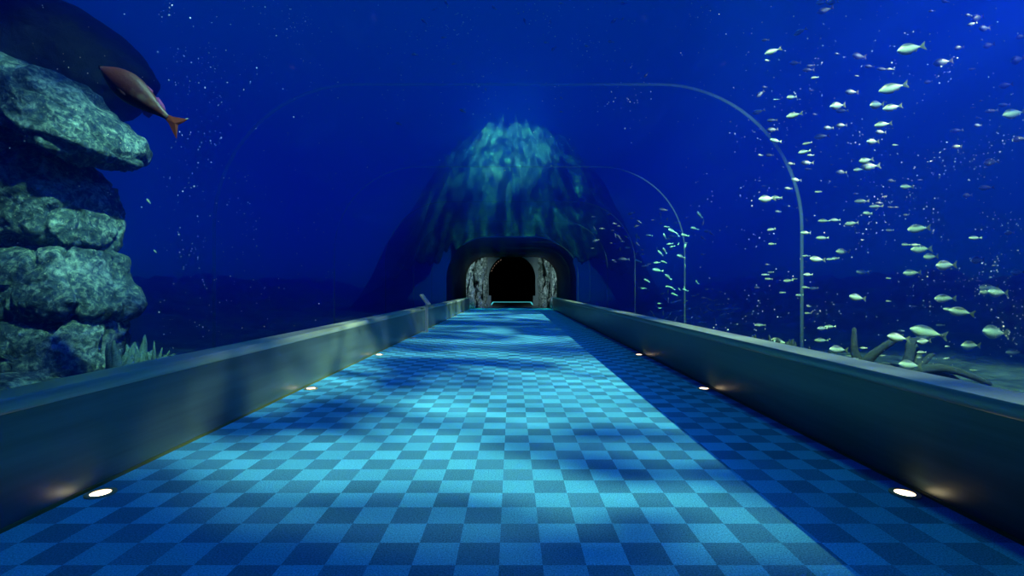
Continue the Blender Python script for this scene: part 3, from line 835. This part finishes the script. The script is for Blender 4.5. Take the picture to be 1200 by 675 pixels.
bm = bmesh.new(); fin(bm, [(-0.12, 0.105), (-0.02, 0.142), (0.04, 0.134), (0.06, 0.092), (-0.03, 0.095)], 0.008); mesh_obj('dorsal_fin', bm, M['purple_fin'], rf, smooth=False)
bm = bmesh.new(); fin(bm, [(0.07, 0.085), (0.12, 0.112), (0.20, 0.085), (0.25, 0.045), (0.20, 0.035), (0.10, 0.062)], 0.008); mesh_obj('dorsal_fin', bm, M['purple_fin'], rf, smooth=False)
bm = bmesh.new(); fin(bm, [(0.03, -0.075), (0.09, -0.125), (0.155, -0.12), (0.17, -0.045), (0.10, -0.05)], 0.008); mesh_obj('anal_fin', bm, M['purple_fin'], rf, smooth=False)
bm = bmesh.new(); fin(bm, [(-0.16, -0.09), (-0.12, -0.125), (-0.05, -0.122), (-0.08, -0.085)], 0.008); mesh_obj('pelvic_fin', bm, M['red_fin'], rf, smooth=False)
for s in (-1, 1):
    bm = bmesh.new(); one_eye(bm, -0.385, 0.036, 0.050, 0.017, s); mesh_obj('eye', bm, M['eye'], rf)
bm = bmesh.new()
add_tube(bm, [(-0.493, 0, 0.02), (-0.503, 0, 0.006), (-0.497, 0, -0.008)], [0.016, 0.019, 0.013], 10); mesh_obj('mouth', bm, M['eye'], rf)
bm = bmesh.new(); fin(bm, [(-0.24, -0.02), (-0.13, -0.035), (-0.09, -0.055), (-0.14, -0.065), (-0.23, -0.045)], 0.006)
pf = mesh_obj('pectoral_fin', bm, M['red_dark'], rf, smooth=False); pf.location = (0, -0.082, 0)
rf.scale = (rl, rl, rl); rf.rotation_euler = (R(8), R(37), R(6))

# ------------------------------------------------------------------ corals
CD = 8.2
def coral(label, base, arms, r0, d=CD):
    root = P(*base, d); e = empty('branching_coral', root); tag(e, label, 'coral')
    bm = bmesh.new()
    zb = seabed_z(root.x, root.y) - 0.1 - root.z
    add_tube(bm, [(0.02, 0.05, min(zb, -0.15)), (0.0, 0.02, min(zb, -0.15) * 0.5), (0, 0, 0), (0, 0, 0.05)], [r0 * 2.0, r0 * 1.8, r0 * 1.5, r0], 14, 0.3, 3)
    mesh_obj('trunk', bm, M['coral'], e)
    for i, (pts, r, dy) in enumerate(arms):
        c = [P(x, y, d) - root for x, y in pts]
        for k, q in enumerate(c): q.y += dy * k / max(1, len(c) - 1)
        cp = curve_pts(c, 12)
        bm = bmesh.new(); add_tube(bm, cp, [r * (1 - 0.55 * (k / 11) ** 1.2) for k in range(12)], 12, 0.25, i)
        mesh_obj('branch', bm, M['coral'], e)
coral('dark branching coral with an upright spike, behind the right parapet', (1010, 432),
      [([(1008, 430), (1004, 410), (1006, 386)], 0.075, 0.1), ([(1010, 430), (1024, 410), (1046, 392)], 0.085, -0.2), ([(1010, 432), (1028, 420), (1040, 414)], 0.06, 0.3)], 0.10)
coral('large branching coral with arching arms, right of the spiked coral', (1072, 440),
      [([(1060, 438), (1070, 416), (1076, 402), (1098, 397)], 0.085, 0.2), ([(1072, 438), (1090, 420), (1093, 400)], 0.07, 0.45), ([(1074, 438), (1095, 422), (1112, 418)], 0.055, 0.3),
       ([(1066, 438), (1090, 430), (1112, 434), (1140, 446)], 0.085, -0.3), ([(1080, 438), (1105, 438), (1122, 450), (1130, 458)], 0.075, -0.1), ([(1070, 438), (1052, 430), (1038, 428)], 0.06, 0.2)], 0.12)

def tuft(label, base_px, d, blades, name='fan_coral', mat='fan', height=60, spread=26, seed=1, wid=0.05):
    root = P(*base_px, d)
    rg = random.Random(seed)
    bm = bmesh.new()
    k_px = d / F
    for i in range(blades):
        u = (i + 0.5) / blades * 2 - 1
        h = height * k_px * (1 - 0.45 * u * u) * rg.uniform(0.7, 1.05)
        lx = u * spread * k_px
        dy = rg.uniform(-0.18, 0.18)
        pts = [Vector((lx * 0.35, dy * 0.4, -0.25)), Vector((lx * 0.6, dy * 0.7, h * 0.45)), Vector((lx * rg.uniform(0.85, 1.2), dy, h))]
        cp = curve_pts(pts, 7)
        add_tube(bm, cp, [wid * f for f in (0.7, 0.9, 1.1, 1.15, 1.0, 0.7, 0.25)], 7, 0.4, i + seed)
    o = mesh_obj(name, bm, M[mat]); o.location = root
    return tag(o, label, 'coral')
tuft('broad pale fan coral touching the bottom boulder of the left stack', (142, 445), 8.0, 12, height=46, spread=22, seed=1, wid=0.07)
tuft('tall fan coral between the broad fan and the thin blades on the left', (160, 442), 8.4, 10, height=46, spread=15, seed=2, wid=0.06)
tuft('cluster of thin upright coral blades beside the left fan corals', (181, 437), 8.1, 4, name='blade_coral', height=42, spread=12, seed=3, wid=0.024)
tuft('low rounded coral at the right end of the left coral row', (195, 434), 8.6, 9, height=18, spread=14, seed=4, wid=0.07)
tuft('small hazy coral clump above the left parapet rail', (218, 428), 9.0, 10, height=12, spread=18, seed=5, wid=0.06)
for i, (x, y, h, s) in enumerate([(884, 408, 16, 14), (905, 414, 20, 16), (930, 420, 22, 18), (945, 424, 18, 12), (966, 430, 20, 14), (985, 434, 12, 14)]):
    tuft('low bushy coral on the right reef edge, %s from the tunnel end' % ORDN[i], (x, y), 9.6, 14, name='bush_coral', mat='coral', height=h, spread=s * 0.7, seed=20 + i, wid=0.03)

# ------------------------------------------------------------------ marine snow
bm = bmesh.new()
rg = random.Random(11)
cnt = 0
clusters = [(rg.uniform(0, 1200), rg.uniform(0, 400)) for _ in range(110)]
while cnt < 2000:
    if rg.random() < 0.5:
        c = rg.choice(clusters); px, py = rg.gauss(c[0], 14), rg.gauss(c[1], 12)
    else:
        px, py = rg.uniform(0, 1200), rg.uniform(0, 440)
    d = rg.uniform(4.6, 13.0)
    if not outside(px, py, d): continue
    p = P(px, py, d)
    if p.z < 0.4 or (px < 180 and d > 6.0): continue
    r = rg.uniform(0.30, 0.68) * d / F * (1.0 if rg.random() < 0.9 else 1.6)
    v = [bm.verts.new(p + Vector(q) * r) for q in ((1, 0, 0), (-1, 0, 0), (0, 1, 0), (0, -1, 0), (0, 0, 1), (0, 0, -1))]
    for a in (0, 1):
        for b in (2, 3):
            for c in (4, 5): bm.faces.new((v[a], v[b], v[c]))
    cnt += 1
tag(mesh_obj('plankton', bm, M['snow'], smooth=False), 'tiny white specks drifting in the blue water', 'plankton', kind='stuff')

# ------------------------------------------------------------------ light
world = bpy.data.worlds.new('deep_blue'); SC.world = world; world.use_nodes = True
bg = world.node_tree.nodes['Background']
bg.inputs['Color'].default_value = (0.0, 0.22, 1.0, 1); bg.inputs['Strength'].default_value = 0.22

def spot(name, loc, target, energy, col, angle, blend=0.6, size=0.15, gobo=None, vol=0.0):
    l = bpy.data.lights.new(name, 'SPOT'); l.energy = energy; l.color = col
    l.spot_size = R(angle); l.spot_blend = blend; l.shadow_soft_size = size
    l.volume_factor = vol
    o = bpy.data.objects.new(name, l); COL.objects.link(o)
    o.location = loc
    o.rotation_euler = (Vector(target) - Vector(loc)).to_track_quat('-Z', 'Y').to_euler()
    if gobo:                      # ripples and patches of light put into the lamp as noise
        l.use_nodes = True
        nt = l.node_tree
        em = nt.nodes['Emission']
        tc = N(nt, 'ShaderNodeTexCoord')
        sp = N(nt, 'ShaderNodeSeparateXYZ'); nt.links.new(tc.outputs['Normal'], sp.inputs[0])
        cx = N(nt, 'ShaderNodeCombineXYZ')
        for i, ax in enumerate('XY'):
            dv = N(nt, 'ShaderNodeMath', operation='DIVIDE')
            nt.links.new(sp.outputs[ax], dv.inputs[0]); nt.links.new(sp.outputs['Z'], dv.inputs[1]); nt.links.new(dv.outputs[0], cx.inputs[i])
        if 'fan' in gobo:         # streaks that spread from a point above
            q = N(nt, 'ShaderNodeSeparateXYZ'); nt.links.new(cx.outputs[0], q.inputs[0])
            sh = N(nt, 'ShaderNodeMath', operation='ADD'); sh.inputs[1].default_value = gobo['fan']; nt.links.new(q.outputs['Y'], sh.inputs[0])
            an = N(nt, 'ShaderNodeMath', operation='ARCTAN2'); nt.links.new(q.outputs['X'], an.inputs[0]); nt.links.new(sh.outputs[0], an.inputs[1])
            ra = N(nt, 'ShaderNodeMath', operation='MULTIPLY'); ra.inputs[1].default_value = 26.0; nt.links.new(sh.outputs[0], ra.inputs[0])
            am = N(nt, 'ShaderNodeMath', operation='MULTIPLY'); am.inputs[1].default_value = 9.0; nt.links.new(an.outputs[0], am.inputs[0])
            cx = N(nt, 'ShaderNodeCombineXYZ'); nt.links.new(am.outputs[0], cx.inputs[0]); nt.links.new(ra.outputs[0], cx.inputs[1])
        mp = N(nt, 'ShaderNodeMapping'); mp.inputs['Scale'].default_value = (gobo.get('sx', 1), gobo.get('sy', 1), 1)
        mp.inputs['Location'].default_value = (*gobo.get('loc', (0, 0)), 0)
        nt.links.new(cx.outputs[0], mp.inputs[0])
        nz = N(nt, 'ShaderNodeTexNoise', Scale=gobo.get('scale', 6.0), Detail=gobo.get('detail', 3.0), Roughness=0.5, Distortion=gobo.get('dist', 0.8))
        nt.links.new(mp.outputs[0], nz.inputs['Vector'])
        r = ramp(nt, [(gobo.get('lo', 0.42), (gobo.get('min', 0.05),) * 3), (gobo.get('hi', 0.66), (1, 1, 1))], nz.outputs['Fac'])
        nt.links.new(r.outputs[0], em.inputs['Strength'])
    return o

# slanting light from the right, rippled; its edge on the carpet is the shadow of the right parapet
kx = 80.0; kz = HP + 0.69 * (kx - FR)
for x, y, e, ang, lc, lo, hi in ((-0.4, 5.3, 520000, 8.6, (2.77, 6.41), 0.38, 0.60), (-0.6, 9.6, 600000, 13, (2.1, 2.2), 0.44, 0.62),
                                 (-0.5, 17.5, 560000, 15, (5.3, 4.1), 0.46, 0.66), (-0.2, 29.0, 640000, 20, (8.2, 0.4), 0.45, 0.66)):
    spot('caustic_light', (kx, y - 28.0, kz), (x, y, 0), e * 17.0, (0.64, 0.60, 1.12), ang * 0.35, 1.0, 0.15,
         gobo=dict(scale=62.0 if y < 6 else 42.0, sx=1.0, sy=1.0, lo=lo, hi=hi, min=0.02, loc=lc, detail=2.5, dist=1.0))
# lamp over the left rock stack
spot('rock_light', (4.0, -1.0, 17.0), (-8.3, 8.4, 2.6), 140000, (0.40, 0.76, 1.0), 24, 0.7, 0.3,
     gobo=dict(scale=12.0, lo=0.43, hi=0.60, min=0.03, detail=5.0, loc=(3.2, 0.3)))
# light shafts through the two shoals
spot('shoal_light', (0.5, -4.0, 26.0), (7.4, 8.8, 2.6), 250000, (0.75, 1.0, 0.9), 18, 0.5, 0.3)
spot('far_shoal_light', (9.5, 8.0, 29.0), (6.3, 18.0, 2.2), 480000, (0.4, 0.95, 0.95), 8.5, 0.5, 0.3)
# light on the mound's top
spot('mound_light', (0, 31, 60.0), (0, 42.8, 15.0), 10000000, (0.20, 0.9, 1.0), 10, 1.0, 0.2,
     gobo=dict(scale=60.0, lo=0.47, hi=0.66, min=0.03, dist=1.5, detail=4.0))
spot('mound_light', (0, 29, 60.0), (0, 41.8, 12.8), 1500000, (0.12, 1.0, 0.98), 19, 1.0, 0.2,
     gobo=dict(scale=1.8, fan=0.19, lo=0.47, hi=0.64, min=0.02, dist=0.9, detail=5.0, loc=(1.3, 2.0)))
# weak overhead fill, added so drifting specks and rock tops catch light
sl = bpy.data.lights.new('overhead_fill', 'SUN'); sl.energy = 0.7; sl.color = (0.2, 1.0, 0.9); sl.angle = R(6)
so = bpy.data.objects.new('overhead_fill', sl); COL.objects.link(so); so.rotation_euler = (R(-14), R(10), 0); so.location = (0, 10, 20)
# unseen spots under the tunnel roof, aimed at the cave rocks
for x in (-2.6, 2.6):
    spot('cave_light', (x * 0.2, END - 3.2, 3.7), (x * 1.3, 41.5, 2.3), 900, (0.7, 1.0, 1.0), 56, 0.8, 0.15)

# ------------------------------------------------------------------ camera and colour
cam = bpy.data.cameras.new('camera'); co = bpy.data.objects.new('camera', cam); COL.objects.link(co)
co.location = (0, 0, EYE); co.rotation_euler = (R(90), 0, 0)
cam.sensor_width = 36.0; cam.lens = 36.0 * F / 1200.0
cam.shift_x = (600 - VX) / 1200; cam.shift_y = (VY - 337.5) / 1200
cam.clip_start = 0.05; cam.clip_end = 300
SC.camera = co
SC.view_settings.view_transform = 'Standard'; SC.view_settings.look = 'None'
SC.view_settings.gamma = 1.0; SC.view_settings.use_curve_mapping = False
SC.view_settings.exposure = 0.0
cy = SC.cycles
cy.use_denoising = True
cy.denoiser = 'OPENIMAGEDENOISE'
cy.max_bounces = 10; cy.diffuse_bounces = 2; cy.glossy_bounces = 3; cy.transmission_bounces = 4; cy.transparent_max_bounces = 24
cy.volume_bounces = 8
cy.sample_clamp_indirect = 4.0
